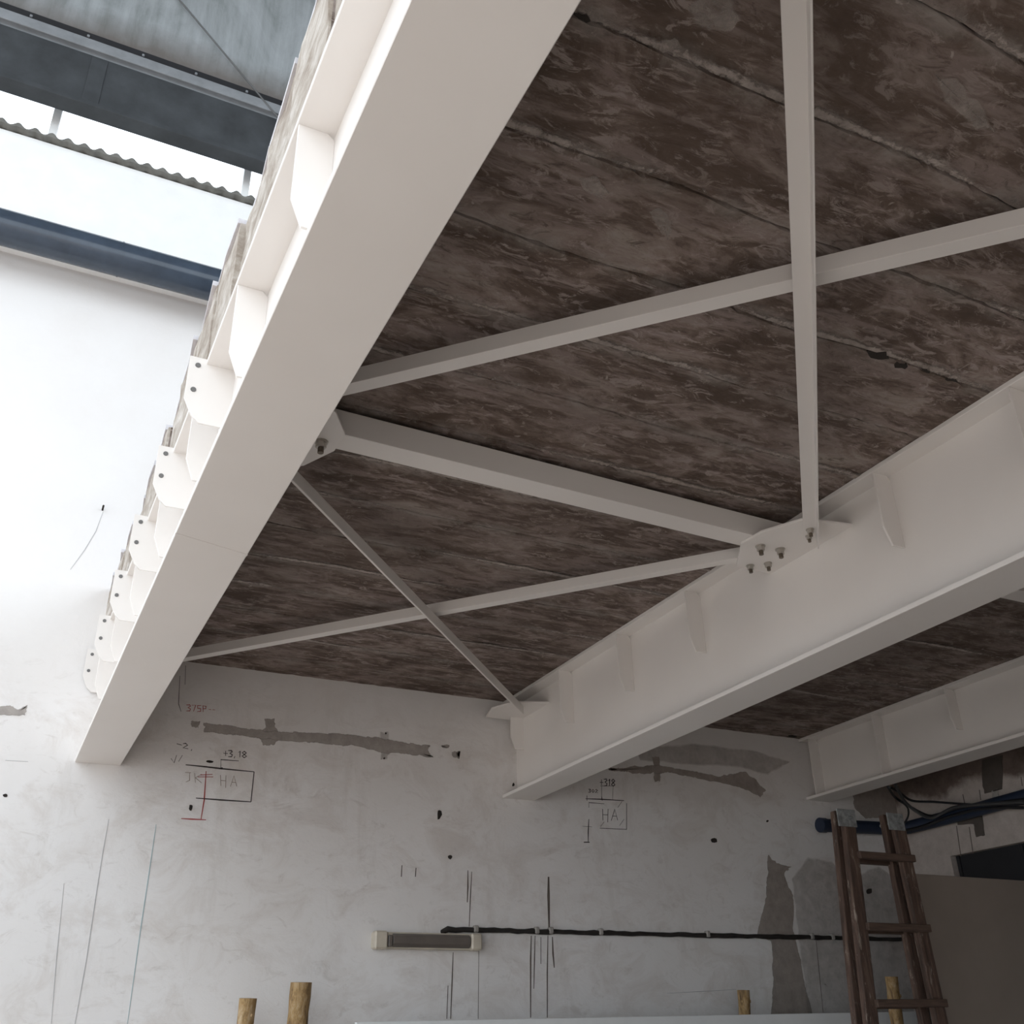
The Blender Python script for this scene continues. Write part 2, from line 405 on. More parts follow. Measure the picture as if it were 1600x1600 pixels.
# right wall with a dark shuttered opening
wall_right = empty('wall_right', (RX, 0, 0)); tag(wall_right, 'dirty side wall with bare brown band, pipe and dark opening', 'wall', kind='structure')
OY0, OY1, OZ0, OZ1 = 3.6, 6.04, 1.1, 2.855
for nm, y0, y1, z0, z1 in (('wall_surface', BY, OY0, 0, 4.2), ('wall_surface', OY1, WY, 0, 4.2), ('wall_surface', OY0, OY1, 0, OZ0), ('wall_surface', OY0, OY1, OZ1, 4.2)):
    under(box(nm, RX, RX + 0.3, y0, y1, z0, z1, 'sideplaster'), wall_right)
win = empty('window_1', (RX + 0.16, OY0, OZ0)); tag(win, 'black shuttered opening in the side wall', 'window', kind='structure')
under(box('shutter', RX + 0.06, RX + 0.10, OY0, OY1, OZ0, OZ1, 'shutter'), win)
for k in range(5):
    y = OY0 + 0.02 + k * (OY1 - OY0 - 0.06) / 4
    under(box('batten', RX + 0.045, RX + 0.065, y, y + 0.03, OZ0, OZ1, 'shutter', 0.003), win)
for px, mt_ in (([(1495, 1271), (1535, 1265), (1539, 1305), (1526, 1308), (1522, 1288), (1497, 1289)], 'block'),
                ([(1535, 1188), (1567, 1180), (1566, 1233), (1539, 1240), (1536, 1225)], 'block'),
                ([(1550, 1236), (1560, 1233), (1561, 1262), (1552, 1264)], 'cement')):
    under(wall_coat('bare_patch', px, mt_, 0.006, 0.8, 'x'), wall_right)
# faint panel joints on the side wall
for u0, v0, u1, v1 in ((1495, 1290, 1502, 1338), (1515, 1292, 1521, 1334), (1596, 1214, 1598, 1228), (1505, 1241, 1508, 1256), (1531, 1234, 1533, 1250)):
    a = on_x(RX, u0, v0); c = on_x(RX, u1, v1)
    under(prism('joint_line', [a, a + Vector((0, .006, 0)), c + Vector((0, .006, 0)), c], (-0.002, 0, 0), 'drip'), wall_right)

# ------------------------------------------------------------------ old slab of precast planks
ceiling = empty('ceiling', (0.4, BY, ZS)); tag(ceiling, 'stained brown precast concrete planks above the steel beams', 'ceiling', kind='structure')
PITCH = 0.3715
y = 1.01 - PITCH * 19
JY = []
while y < WY - 0.05:
    JY.append(y); y += PITCH
JY.append(WY)
rnd = random.Random(3)
def wander(i):
    q = random.Random(100 + i)
    w = [(q.uniform(0.002, 0.006), q.uniform(1.5, 9), q.uniform(0, 6)) for _ in range(4)]
    return lambda x: sum(a * math.sin(f * x + p) for a, f, p in w)
WAND = [wander(i) for i in range(len(JY))]
WAND[-1] = lambda x: 0.0
for i in range(len(JY) - 1):
    y0, y1 = JY[i], JY[i + 1]
    if y1 < BY: continue
    y0 = max(y0, BY)
    far = y0 < 0.2
    nseg = 12 if far else 150
    xe = 0.402 + rnd.uniform(-0.016, 0.016)
    dz = rnd.uniform(-0.003, 0.003)
    vs = []; fs = []
    th = 0.40
    q0 = random.Random(500 + i); q1 = random.Random(501 + i)
    for k in range(nseg + 1):
        x = xe + (RX - xe) * (k / nseg) ** 1.2
        a0 = y0 + WAND[i](x); a1 = y1 + WAND[i + 1](x)
        rag0 = abs(rnd.gauss(0, 0.006)) + 0.0015; rag1 = abs(rnd.gauss(0, 0.0045)) + 0.0015
        xo = x + (rnd.uniform(-0.006, 0.006) if k == 0 else 0)
        d2 = 0.012
        vs += [(xo, a0 + 0.001, ZS + 0.05), (xo, a0 + 0.0015, ZS + d2), (xo, a0 + rag0, ZS + dz), (xo, (y0 + y1) / 2, ZS + dz + rnd.uniform(-.001, .001)),
               (xo, a1 - rag1, ZS + dz), (xo, a1 - 0.0015, ZS + d2), (xo, a1 - 0.001, ZS + 0.05), (x + 0.005, a1 - 0.001, ZS + th), (x + 0.005, a0 + 0.001, ZS + th)]
    n = 9
    for k in range(nseg):
        for j in range(n):
            fs.append((k * n + j, k * n + (j + 1) % n, (k + 1) * n + (j + 1) % n, (k + 1) * n + j))
    fs.append(tuple(range(n))); fs.append(tuple(range(nseg * n, nseg * n + n)))
    pl = pyd('plank', vs, fs, 'plank'); under(pl, ceiling)
    pl.data.materials.append(M['slabedge'])
    pl.data.polygons[len(pl.data.polygons) - 2].material_index = 1
    if y0 > -1.5:
        # broken end of the plank: rough block, and the pale screed_lip on top of it
        g = 6; bv = []; bfs = []
        for a in range(g + 1):
            for c in range(5):
                bv.append((xe - 0.006 + rnd.uniform(-0.005, 0.003), y0 + 0.001 + (y1 - y0) * a / g, ZS + 0.012 + (th - 0.012) * c / 4 + (rnd.uniform(-.012, .018) if c == 0 else 0)))
        for a in range(g):
            for c in range(4):
                q = a * 5 + c; bfs.append((q, q + 1, q + 6, q + 5))
        nb = len(bv)
        bv += [(xe + 0.02, y0, ZS + 0.012), (xe + 0.02, y0, ZS + th), (xe + 0.02, y1, ZS + th), (xe + 0.02, y1, ZS + 0.012)]
        bfs += [(nb, nb + 1, nb + 2, nb + 3), tuple([nb + 1, nb] + list(range(0, 5))), tuple([nb + 3, nb + 2] + list(range(g * 5 + 4, g * 5 - 1, -1))),
                tuple([nb, nb + 3] + [a * 5 for a in range(g, -1, -1)]), tuple([nb + 2, nb + 1] + [a * 5 + 4 for a in range(0, g + 1)])]
        pe = pyd('broken_end', bv, bfs, 'slabedge'); pe.parent = pl
        e0 = rnd.uniform(0.012, 0.026); e1 = rnd.uniform(0.0, 0.008)
        lp = prism('screed_lip', [(xe - e0, y0 + rnd.uniform(.0, .03), ZS + th), (xe - (e0 + e1) / 2 + rnd.uniform(-.008, .008), (y0 + y1) / 2, ZS + th), (xe - e1, y1, ZS + th), (xe + 0.3, y1, ZS + th), (xe + 0.3, y0, ZS + th)],
                   (0, 0, rnd.uniform(0.02, 0.03)), 'lip'); lp.parent = pl
# lime and mortar smeared along the joints, and pale lime patches
for i in range(len(JY) - 1):
    if JY[i] < 0.2: continue
    x = 0.62
    vs = []; fs = []; cov = []
    q = random.Random(900 + i); nn = 70
    for k in range(nn + 1):
        x = 0.62 + (RX - 0.62) * k / nn
        yc = JY[i] + WAND[i](x); wa = 0.020 + 0.030 * q.random(); wb = 0.010 + 0.025 * q.random(); on = 0.5 + 0.35 * math.sin(x * 2.3 + i * 2.1) + 0.15 * q.random()
        for (dy, cv) in ((-wa - 0.02, 0), (-wa * 0.5, on), (-0.004, on * 0.75)):
            vs.append((x, yc + dy, ZS - 0.0045)); cov.append(cv)
    for k in range(nn):
        for j in range(2): fs.append((k * 3 + j, k * 3 + j + 1, k * 3 + j + 4, k * 3 + j + 3))
    me = bpy.data.meshes.new('joint_smear'); me.from_pydata(vs, [], fs)
    at_ = me.attributes.new('cover', 'FLOAT', 'POINT'); at_.data.foreach_set('value', cov)
    o = add_obj('joint_smear', me, None, 's_lime'); under(o, ceiling); o['kind'] = 'stuff'
for px in ([(1068, 10), (1100, -15), (1150, -5), (1165, 30), (1140, 52), (1105, 50), (1078, 38)], [(1025, 62), (1055, 55), (1070, 72), (1050, 85), (1030, 80)],
           [(900, 275), (935, 270), (955, 300), (940, 312), (912, 300)], [(1010, 330), (1035, 320), (1055, 345), (1045, 375), (1028, 362)], [(1455, 112), (1500, 118), (1545, 165), (1560, 205), (1520, 205), (1470, 160)]):
    under(wall_coat('lime_patch', px, 's_limepale', 0.004, 2.0, 'z', 4, 0.03), ceiling)
# dark cavities chipped out of one joint
for u, w, s in ((1372, 553, 10), (1407, 570, 7), (1447, 578, 4), (1486, 592, 5), (910, 26, 4), (1238, 1150, 7)):
    c = on_z(ZS, u, w); r = s * 0.0032
    pts = [(c.x + r * (1.6 + rnd.uniform(-.5, .5)) * math.cos(a), c.y + r * (0.6 + rnd.uniform(-.4, .4)) * math.sin(a), ZS + 0.004) for a in [k * math.pi / 5 for k in range(10)]]
    o = prism('joint_cavity', pts, (0, 0, -0.010), 'void'); under(o, ceiling)

# ================================================================== STEEL BEAMS
def curve_plate(name, outer, holes, y, thick):
    """flat plate in the XZ plane with real round holes"""
    cu = bpy.data.curves.new(name, 'CURVE'); cu.dimensions = '2D'; cu.fill_mode = 'BOTH'; cu.extrude = thick / 2
    def spl(pts):
        s = cu.splines.new('POLY'); s.points.add(len(pts) - 1); s.use_cyclic_u = True
        for p, q in zip(s.points, pts): p.co = (q[0], q[1], 0, 1)
    spl(outer)
    for (hx, hz, r) in holes: spl([(hx + r * math.cos(k * math.pi / 8), hz + r * math.sin(k * math.pi / 8)) for k in range(16)])
    tmp = bpy.data.objects.new('tmp', cu); COL.objects.link(tmp)
    dg = bpy.context.evaluated_depsgraph_get(); me = bpy.data.meshes.new_from_object(tmp.evaluated_get(dg))
    bpy.data.objects.remove(tmp, do_unlink=True); bpy.data.curves.remove(cu)
    me.name = name; me.transform(Matrix.Translation((0, y, 0)) @ Matrix.Rotation(math.pi / 2, 4, 'X'))
    me.materials.clear()
    return add_obj(name, me, None, 'steel')

def bolt_mesh():
    bm = bmesh.new()
    def cyl(r, z0, z1, seg, mi):
        a = [bm.verts.new((r * math.cos(2 * math.pi * k / seg), r * math.sin(2 * math.pi * k / seg), z0)) for k in range(seg)]
        c = [bm.verts.new((r * math.cos(2 * math.pi * k / seg), r * math.sin(2 * math.pi * k / seg), z1)) for k in range(seg)]
        fs = [bm.faces.new(a), bm.faces.new(c[::-1])] + [bm.faces.new((a[k], a[(k + 1) % seg], c[(k + 1) % seg], c[k])) for k in range(seg)]
        for f in fs: f.material_index = mi
    cyl(0.021, -0.004, 0.0, 16, 0)
    cyl(0.0165, -0.022, -0.004, 6, 0)
    cyl(0.0095, -0.040, -0.022, 10, 1)
    bmesh.ops.recalc_face_normals(bm, faces=bm.faces)
    me = bpy.data.meshes.new('bolt'); bm.to_mesh(me); bm.free()
    me.materials.append(M['bolt']); me.materials.append(M['boltdark']); return me
BOLT = bolt_mesh()
def gusset(root, pts, bolts, z=ZG, t=0.012):
    g = prism('gusset_plate', [(p[0], p[1], z) for p in pts], (0, 0, t), 'steel', 0.0015); under(g, root)
    for bx_, by_, s in bolts:
        o = bpy.data.objects.new('bolt', BOLT); COL.objects.link(o); o.location = (bx_, by_, z); o.scale = (s * 1.15, s * 1.15, s * 1.15); o.rotation_euler = (0, 0, bx_ * 7)
        o.parent = g
    return g

def beam(label, cx, zb, hb, ht, stiff, zst=1.925 + EYE, zsb=1.84 + EYE, y1=WY):
    root = empty('steel_beam', (cx, y1, zb)); tag(root, label, 'beam', 'off-white steel beams under the slab')
    tf = 0.022; tw = 0.012
    under(box('bottom_flange', cx - hb, cx + hb, BY, y1, zb, zb + tf, 'steel', 0.002), root)
    under(box('web', cx - tw / 2, cx + tw / 2, BY, y1, zb + tf, ZS - tf, 'steel'), root)
    under(box('top_flange', cx - ht, cx + ht, BY, y1, ZS - tf, ZS, 'steel', 0.002), root)
    for ys in stiff:
        full = isinstance(ys, tuple)
        yy = ys[0] if full else ys
        w = 0.106
        for sgn in (-1, 1):
            xw = cx + sgn * tw / 2; xo = cx + sgn * w
            zt = ZS - tf
            if full: poly = [(xw, zb + tf), (xo, zb + tf), (xo, zt), (xw + sgn * 0.02, zt), (xw, zt - 0.02)]
            else: poly = [(xw, zsb), (cx + sgn * 0.074, zsb), (xo, zst), (xo, zt), (xw + sgn * 0.02, zt), (xw, zt - 0.02)]
            under(prism('stiffener', [(p[0], yy, p[1]) for p in poly], (0, 0.010, 0), 'steel', 0.001), root)
    return root

CX1, CX2, CX3 = 0.487, 3.268, 6.005
beam1 = beam('nearest off-white steel beam, carrying the broken slab edge beside the open bay', CX1, ZB, 0.127, 0.110, [1.97 + 0.715 * k for k in range(-3, 7)])
beam2 = beam('middle off-white steel beam with the bolted gusset plate on its web', CX2, ZB, 0.122, 0.108, [-0.10, 0.61, 1.33, 2.05, 2.77, 4.20, 4.92, 5.65, 6.38])
beam3 = beam('shallow off-white steel beam above the wooden ladder', CX3, 1.71 + EYE, 0.122, 0.112, [1.33, 2.05, 2.77, 3.49, 4.22, 4.94, (5.66,), (6.39,)], zst=1.99 + EYE, zsb=1.90 + EYE)
# perforated brackets on the open side of the first beam
for k, yb in enumerate((3.17, 3.845, 4.52, 5.195, 5.87, 6.48)):
    x0 = 0.318
    outer = [(CX1 - 0.006, ZS - 0.27), (0.378, ZS - 0.27), (0.350, ZS - 0.245), (x0, ZS - 0.178), (x0, ZS - 0.001), (0.40, ZS - 0.001), (0.40, ZS - 0.022), (CX1 - 0.006, ZS - 0.022)]
    p = curve_plate('bracket_plate', outer, [(0.349, ZS - 0.035, 0.010), (0.345, ZS - 0.140, 0.010)], yb, 0.008); under(p, beam1)
    p['label'] = 'white bracket plate with two round holes filled by grey discs'
    for hx, hz in ((0.349, ZS - 0.035), (0.345, ZS - 0.140)):
        h = tube('hole_disc', [(hx, yb - 0.0065, hz), (hx, yb + 0.006, hz)], 0.0098, 'holedisc', 12); h.parent = p  # grey disc set in each hole to stand in for its dark inside
# butt weld across the first beam's flange
under(prism('splice_weld', [(CX1 - 0.128, 3.19, ZB + 0.001), (CX1 + 0.128, 3.262, ZB + 0.001), (CX1 + 0.128, 3.276, ZB + 0.001), (CX1 - 0.128, 3.204, ZB + 0.001)], (0, 0, -0.0025), 'steel', 0.001), beam1)

# gusset plates
gusset(beam2, [(3.262, 3.62), (3.045, 3.61), (2.91, 3.395), (2.92, 3.256), (3.01, 3.075), (3.262, 3.03)],
       [(3.006, 3.375, 1), (3.116, 3.365, 1), (3.166, 3.518, .85), (3.102, 3.595 - .02, .85)])
gusset(beam2, [(3.262, 5.98), (3.03, 6.06), (2.95, 6.25), (3.0, 6.45), (3.262, 6.45)], [])
gusset(beam2, [(3.262, 0.08), (3.04, 0.08), (2.92, 0.28), (2.92, 0.44), (3.05, 0.63), (3.262, 0.68)], [])
gusset(beam2, [(3.274, 3.03), (3.55, 3.12), (3.62, 3.26), (3.62, 3.40), (3.50, 3.60), (3.274, 3.62)], [])
gusset(beam1, [(0.493, 2.94), (0.62, 2.95), (0.844, 3.096), (0.924, 3.23), (0.92, 3.362), (0.845, 3.52), (0.62, 3.68), (0.493, 3.70)],
       [(0.854, 3.313, 1.1), (0.74, 3.313, 1.1)])
gusset(beam1, [(0.493, 6.0), (0.68, 6.02), (0.76, 6.2), (0.72, 6.45), (0.493, 6.45)], [])
gusset(beam1, [(0.493, 0.06), (0.72, 0.06), (0.84, 0.2), (0.84, 0.4), (0.72, 0.55), (0.493, 0.6)], [])
gusset(beam3, [(5.999, 3.03), (5.75, 3.12), (5.68, 3.26), (5.68, 3.40), (5.80, 3.60), (5.999, 3.62)], [])

# ------------------------------------------------------------------ channel ties between the beams
def tie(label, x0, y0, x1, y1, w=0.115, zt=ZS - 0.026):
    z0 = ZG + 0.0125; t = 0.008
    prof = [(0, z0), (w, z0), (w, z0 + t), (t, z0 + t), (t, zt - t), (w, zt - t), (w, zt), (0, zt)]
    pts = [(x0, y0 + p[0], p[1]) for p in prof]
    o = prism('tie_beam', pts, (x1 - x0, y1 - y0, 0), 'steel', 0.0015)
    tag(o, label, 'tie beam', 'channel ties between the beams'); return o
tie('off-white channel tie bolted between the nearest and the middle beam', 0.58, 3.235, 3.15, 3.325)
tie('off-white channel tie between the middle beam and the shallow beam', 3.40, 3.275, 5.88, 3.275)

# ------------------------------------------------------------------ diagonal angle braces
def brace(label, edge0, edge1, toward, mode, z, leg=0.060, t=0.006):
    """edge0-edge1: heel line in plan; toward: side the flat leg points to"""
    a = Vector((edge0[0], edge0[1], 0)); c = Vector((edge1[0], edge1[1], 0)); d = (c - a).normalized()
    n = Vector((-d.y, d.x, 0));
    if n.dot(Vector((toward[0], toward[1], 0))) < 0: n = -n
    s = 1 if mode == 'up' else -1
    prof = [(0, 0), (leg, 0), (leg, s * t), (t, s * t), (t, s * leg), (0, s * leg)]
    o = prism('angle_brace', [a + n * p[0] + Vector((0, 0, z + p[1])) for p in prof], c - a, 'steel', 0.001)
    tag(o, label, 'brace', 'diagonal angle braces between the nearest and middle beams'); return o
zu = ZG + 0.0125; zl = ZG - 0.0005
# A: under the gussets, flat leg up, other leg hanging on the far side
dA = Vector((3.042 - 1.288, 3.022 - 1.029)).normalized()
brA = brace('near diagonal brace dropping to the bolted gusset, passing under the other', (1.288 - dA.x * 0.95, 1.029 - dA.y * 0.95), (3.042 + dA.x * 0.22, 3.022 + dA.y * 0.22), (-1, 1), 'down', zl, 0.062)
o = bpy.data.objects.new('bolt', BOLT); COL.objects.link(o); o.location = (3.095, 3.130, zl - 0.006); o.scale = (.9, .9, .9); o.parent = brA
o = bpy.data.objects.new('bolt', BOLT); COL.objects.link(o); o.location = (3.135, 3.185, zl - 0.006); o.scale = (.8, .8, .8); o.parent = brA
brace('near diagonal brace rising from behind the nearest beam to the right edge', (0.56, 3.20), (3.20, 0.465), (1, 1), 'up', zu, 0.062)
brace('thin far diagonal brace ending at the middle beam by the wall', (0.62, 3.335), (3.13, 6.11), (-1, 1), 'down', zl, 0.060)
brace('thin far diagonal brace from the gusset to the nearest beam by the wall', (3.06, 3.487), (0.60, 6.31), (1, 1), 'up', zu, 0.055)

# ================================================================== WALL DETAILS
rb = random
for px, mt_ in (
    ([(317, 1128), (345, 1131), (400, 1138), (440, 1142), (480, 1143), (560, 1148), (592, 1151), (640, 1160), (672, 1163), (670, 1172), (677, 1185), (640, 1180), (600, 1178), (560, 1168), (500, 1163), (445, 1160), (400, 1155), (318, 1145)], 's_cement'),
    ([(413, 1122), (430, 1122), (430, 1136), (443, 1150), (428, 1166), (410, 1166), (402, 1150), (413, 1136)], 's_cement'),
    ([(593, 1143), (608, 1143), (610, 1176), (605, 1188), (593, 1187)], 's_damp'),
    ([(298, 1127), (313, 1126), (310, 1138), (299, 1136)], 's_cement'),
    ([(690, 1164), (702, 1164), (701, 1169), (690, 1168)], 's_cement'),
    ([(706, 1175), (719, 1173), (714, 1179), (718, 1186), (707, 1184)], 's_cement'),
    ([(950, 1199), (1020, 1194), (1080, 1203), (1120, 1212), (1145, 1208), (1165, 1204), (1185, 1222), (1198, 1236), (1188, 1247), (1170, 1237), (1155, 1231), (1100, 1220), (1050, 1209), (1010, 1211), (955, 1206)], 's_dark'),
    ([(1018, 1182), (1030, 1182), (1032, 1222), (1022, 1222)], 's_dark'),
    ([(-6, 1103), (16, 1101), (26, 1108), (44, 1101), (40, 1119), (22, 1119), (-6, 1118)], 's_cement'),
    ([(1236, 1372), (1262, 1338), (1300, 1345), (1330, 1370), (1372, 1352), (1410, 1375), (1420, 1450), (1430, 1590), (1345, 1600), (1262, 1600), (1250, 1500), (1243, 1440)], 's_damp'),
    ([(1199, 1335), (1213, 1347), (1236, 1353), (1232, 1362), (1226, 1364), (1240, 1400), (1240, 1455), (1252, 1500), (1272, 1600), (1200, 1600), (1207, 1540), (1204, 1472), (1182, 1460), (1196, 1400)], 's_dark'),
    ([(990, 1170), (1080, 1160), (1180, 1172), (1235, 1190), (1200, 1212), (1150, 1200), (1060, 1195), (1000, 1190)], 's_damp'),
    ([(1330, 1235), (1400, 1215), (1412, 1275), (1352, 1280), (1334, 1262)], 's_dark'),
):
    under(wall_coat('mortar_patch', px, mt_, 0.003 + rb.uniform(0, .002)), wall_back)

def blot(u, v, ru, rv, mat='void', name='wall_hole'):
    pts = []
    for k in range(9):
        a = 2 * math.pi * k / 9; q = rb.uniform(0.65, 1.15)
        pts.append(on_y(WY, u + ru * q * math.cos(a), v + rv * q * math.sin(a)))
    under(prism(name, pts, (0, -0.003, 0), mat), wall_back)
for a in ((686, 1273, 4, 8), (703, 1339, 3.5, 3.5), (1115, 1313, 6, 4), (8, 1243, 3.5, 3), (298, 1262, 3.5, 4.5), (327, 1190, 6, 2.5), (802, 1226, 2, 3), (1199, 1283, 2, 2), (1358, 1392, 5, 5), (603, 1146, 1.5, 2), (600, 1185, 2, 1.5)):
    blot(*a)
# nail, and a grey strip painting the shadow line below it
under(tube('nail', [on_y(WY, 160, 797), on_y(WY, 160, 797) + Vector((0, -0.05, 0.01))], 0.006, 'void', 6), wall_back)
under(ribbons('string_shadow', [([(161, 800), (150, 830), (132, 860), (110, 890)], 0.005)], 'greyline'), wall_back)

# handwriting ------------------------------------------------------
G = {'+': [[(0, .5), (1, .5)], [(.5, .1), (.5, .9)]],
     '3': [[(0, .05), (.8, 0), (.95, .2), (.4, .45), (.95, .65), (.8, .95), (0, 1)]],
     '1': [[(.2, .25), (.6, 0), (.55, 1)]],
     '8': [[(.5, .5), (.05, .25), (.5, 0), (.95, .25), (.5, .5), (0, .78), (.5, 1), (1, .78), (.5, .5)]],
     ',': [[(.5, .85), (.3, 1.2)]],
     'H': [[(.05, 0), (.1, 1)], [(.9, 0), (.85, 1.15)], [(.05, .5), (.9, .5)]],
     'A': [[(0, 1), (.55, 0), (1, .95)], [(.2, .6), (.85, .6)]],
     'n': [[(.0, 1), (.45, 0), (.9, .95)]],
     'J': [[(0, 0), (.8, 0)], [(.6, 0), (.6, .8), (.1, 1)]],
     'K': [[(0, 0), (.1, 1)], [(.9, .1), (.1, .5), (.9, 1)]],
     '7': [[(0, .05), (.9, 0), (.4, 1)]],
     '5': [[(.9, 0), (.1, .05), (.1, .45), (.8, .5), (.8, .9), (0, 1)]],
     'P': [[(.1, 1), (.1, 0), (.8, .1), (.7, .45), (.1, .5)]],
     '2': [[(0, .2), (.5, 0), (.9, .25), (0, 1), (1, .95)]],
     '-': [[(0, .5), (1, .55)]],
     '0': [[(.5, 0), (0, .5), (.5, 1), (1, .5), (.5, 0)]]}
def text(s, u, v, w, h, gap, slope=0.1, width=0.007):
    out = []
    for ch in s:
        if ch != ' ':
            for st in G[ch]:
                out.append(([(u + p[0] * w, v + p[1] * h + p[0] * w * slope) for p in st], width))
        u += w + gap; v += (w + gap) * slope
    return out
def writing(name, lines, mat, label=None):
    o = ribbons(name, lines, mat); under(o, wall_back)
    if label: o['label'] = label
writing('level_mark', text('+3,18', 349, 1172, 7.0, 10, 0.3, 0.06, 0.0065) + [([(345, 1200), (345, 1187), (373, 1189)], 0.006)], 'ink', 'pencilled level +3,18 above the left box')
writing('layout_box', [([(290, 1195), (320, 1198), (345, 1201), (397, 1206)], 0.009), ([(397, 1206), (392, 1253)], 0.011), ([(392, 1253), (345, 1250), (306, 1247)], 0.009), ([(343, 1201), (348, 1200)], 0.016)]
        + [], 'ink', 'pencilled box with letters beside a red axis line')
writing('faint_letters', text('HA', 344, 1211, 10, 17, 6, 0.06, 0.006) + text('JK', 289, 1207, 12, 15, 3, 0.05, 0.005), 'faint', 'faint brown pencilled letters')
writing('red_axis_mark', [([(322, 1205), (319, 1250), (314, 1280)], 0.008), ([(313, 1211), (332, 1210)], 0.007), ([(309, 1214), (333, 1214)], 0.007), ([(283, 1279), (300, 1280), (322, 1281)], 0.008)], 'redink', 'red pencil axis line')
writing('red_number', text('375P', 291, 1101, 7, 10, 1.5, 0.06, 0.0055) + text('--', 326, 1107, 4, 3, 2, 0.06, 0.005), 'redink', 'faint red number under the slab')
writing('pencil_note', text('-2,', 276, 1158, 8, 8, 2, 0.25, 0.0065) + [([(267, 1185), (272, 1192), (276, 1180)], 0.005), ([(279, 1190), (285, 1180)], 0.005), ([(290, 1040), (289, 1070)], .004), ([(281, 1056), (279, 1100), (283, 1112)], .004)], 'ink')
writing('level_mark', text('+318', 937, 1217, 5.5, 11, 0.6, 0.02, 0.0075) + [([(938, 1228), (960, 1228)], 0.005), ([(958, 1228), (957, 1250)], 0.003), ([(940, 1228), (940, 1250)], 0.004)] + text('302', 919, 1233, 4, 5, 1.5, 0.05, 0.006), 'ink', 'pencilled level +318 above the right box')
writing('layout_box', [([(915, 1248), (940, 1249), (975, 1251)], 0.008), ([(917, 1243), (917, 1251)], 0.007), ([(940, 1245), (941, 1251)], 0.009), ([(920, 1262), (920, 1254), (944, 1256)], 0.005), ([(979, 1255), (979, 1296)], 0.007), ([(979, 1296), (937, 1294)], 0.007), ([(975, 1280), (968, 1290)], .004), ([(972, 1252), (965, 1262)], .004), ([(944, 1284), (938, 1292)], .004),
        ([(920, 1280), (919, 1300), (919, 1315)], 0.008), ([(912, 1316), (921, 1316)], 0.013), ([(910, 1291), (925, 1292)], 0.004)]
        + text('HA', 941, 1264, 10, 18, 4, 0.02, 0.007), 'ink', 'pencilled box with the letters HA')
# dirt runs and snapped lines
writing('drip_stain', [([(731, 1360), (731, 1385), (730, 1410)], 0.010), ([(737, 1362), (735, 1400), (733, 1448)], 0.007), ([(857, 1370), (857, 1400), (858, 1452)], 0.020), ([(830, 1462), (829, 1500), (829, 1590)], 0.011), ([(836, 1462), (835, 1500), (834, 1545)], 0.008), ([(845, 1464), (845, 1506)], 0.008), ([(856, 1462), (855, 1520), (855, 1590)], 0.009),
        ([(863, 1464), (864, 1490), (866, 1512)], 0.012), ([(708, 1488), (706, 1540), (704, 1592)], 0.008), ([(700, 1540), (698, 1592)], 0.008), ([(628, 1352), (627, 1370)], 0.010), ([(650, 1356), (649, 1370)], 0.010), ([(1275, 1470), (1280, 1520), (1286, 1582)], 0.006), ([(748, 1485), (747, 1592)], 0.004)], 'drip')
writing('snapped_line', [([(170, 1280), (161, 1330), (150, 1400), (135, 1500), (117, 1600)], 0.005), ([(100, 1380), (88, 1500), (80, 1600)], 0.004), ([(8, 1188), (44, 1190)], 0.004), ([(1042, 1552), (1100, 1549), (1150, 1546)], .004)], 'greyline')
writing('snapped_line', [([(244, 1288), (235, 1350), (220, 1450), (199, 1600)], 0.005)], 'chalk')

# ------------------------------------------------------------------ strip lamp and its cable
a = on_y(WY - 0.04, 583, 1459); c = on_y(WY - 0.04, 750, 1482)
lx0, lx1, lz1, lz0 = a.x, c.x, a.z, c.z - 0.0
lamp = empty('strip_lamp', (lx0, WY, lz0)); tag(lamp, 'dusty strip lamp with yellowed end caps fixed to the back wall', 'lamp')
zc = (lz0 + lz1) / 2; hh = 0.048
under(box('housing', lx0 + 0.02, lx1 - 0.005, WY - 0.055, WY, zc - hh, zc + hh, 'lamp_end', 0.006), lamp)
under(prism('diffuser', [(lx0 + 0.12, WY - 0.055, zc - hh + .006), (lx0 + 0.12, WY - 0.078, zc - 0.02), (lx0 + 0.12, WY - 0.078, zc + 0.025), (lx0 + 0.12, WY - 0.055, zc + hh - .006)], (lx1 - lx0 - 0.20, 0, 0), 'lamp_glass', 0.004), lamp)
ec = box('end_cap', lx0, lx0 + 0.085, WY - 0.082, WY, zc - hh - .004, zc + hh + .004, 'lamp_end', 0.010); under(ec, lamp)
under(box('end_cap', lx1 - 0.075, lx1, WY - 0.082, WY, zc - hh - .002, zc + hh + .002, 'lamp_end', 0.010), lamp)
under(box('lamp_clip', lx0 + 0.090, lx0 + 0.115, WY - 0.080, WY - .05, zc - hh + .01, zc + hh - .02, 'lamp_glass', 0.003), lamp)
pts = [on_y(WY - 0.02, 690, 1457)]
for u in range(700, 1415, 12):
    q = on_y(WY - 0.018, u, 1452.5 + (u - 700) * 0.0215)
    pts.append(q + Vector((0, 0, rb.uniform(-.003, .003))))
cab = empty('wall_cable', pts[0]); tag(cab, 'grimy black cable running along the back wall from the strip lamp', 'cable')
under(tube('cable_run', pts, [0.016 + rb.uniform(-.003, .003) for _ in pts], 'darkcable', 8, jitter=0.12), cab)
for u in (743, 838, 860, 938, 1105, 1268, 1300):
    q = on_y(WY - 0.018, u, 1452.5 + (u - 700) * 0.0215)
    under(box('clip', q.x - 0.016, q.x + 0.016, WY - 0.040, WY, q.z - 0.014, q.z + 0.028, 'cement', 0.006), cab)

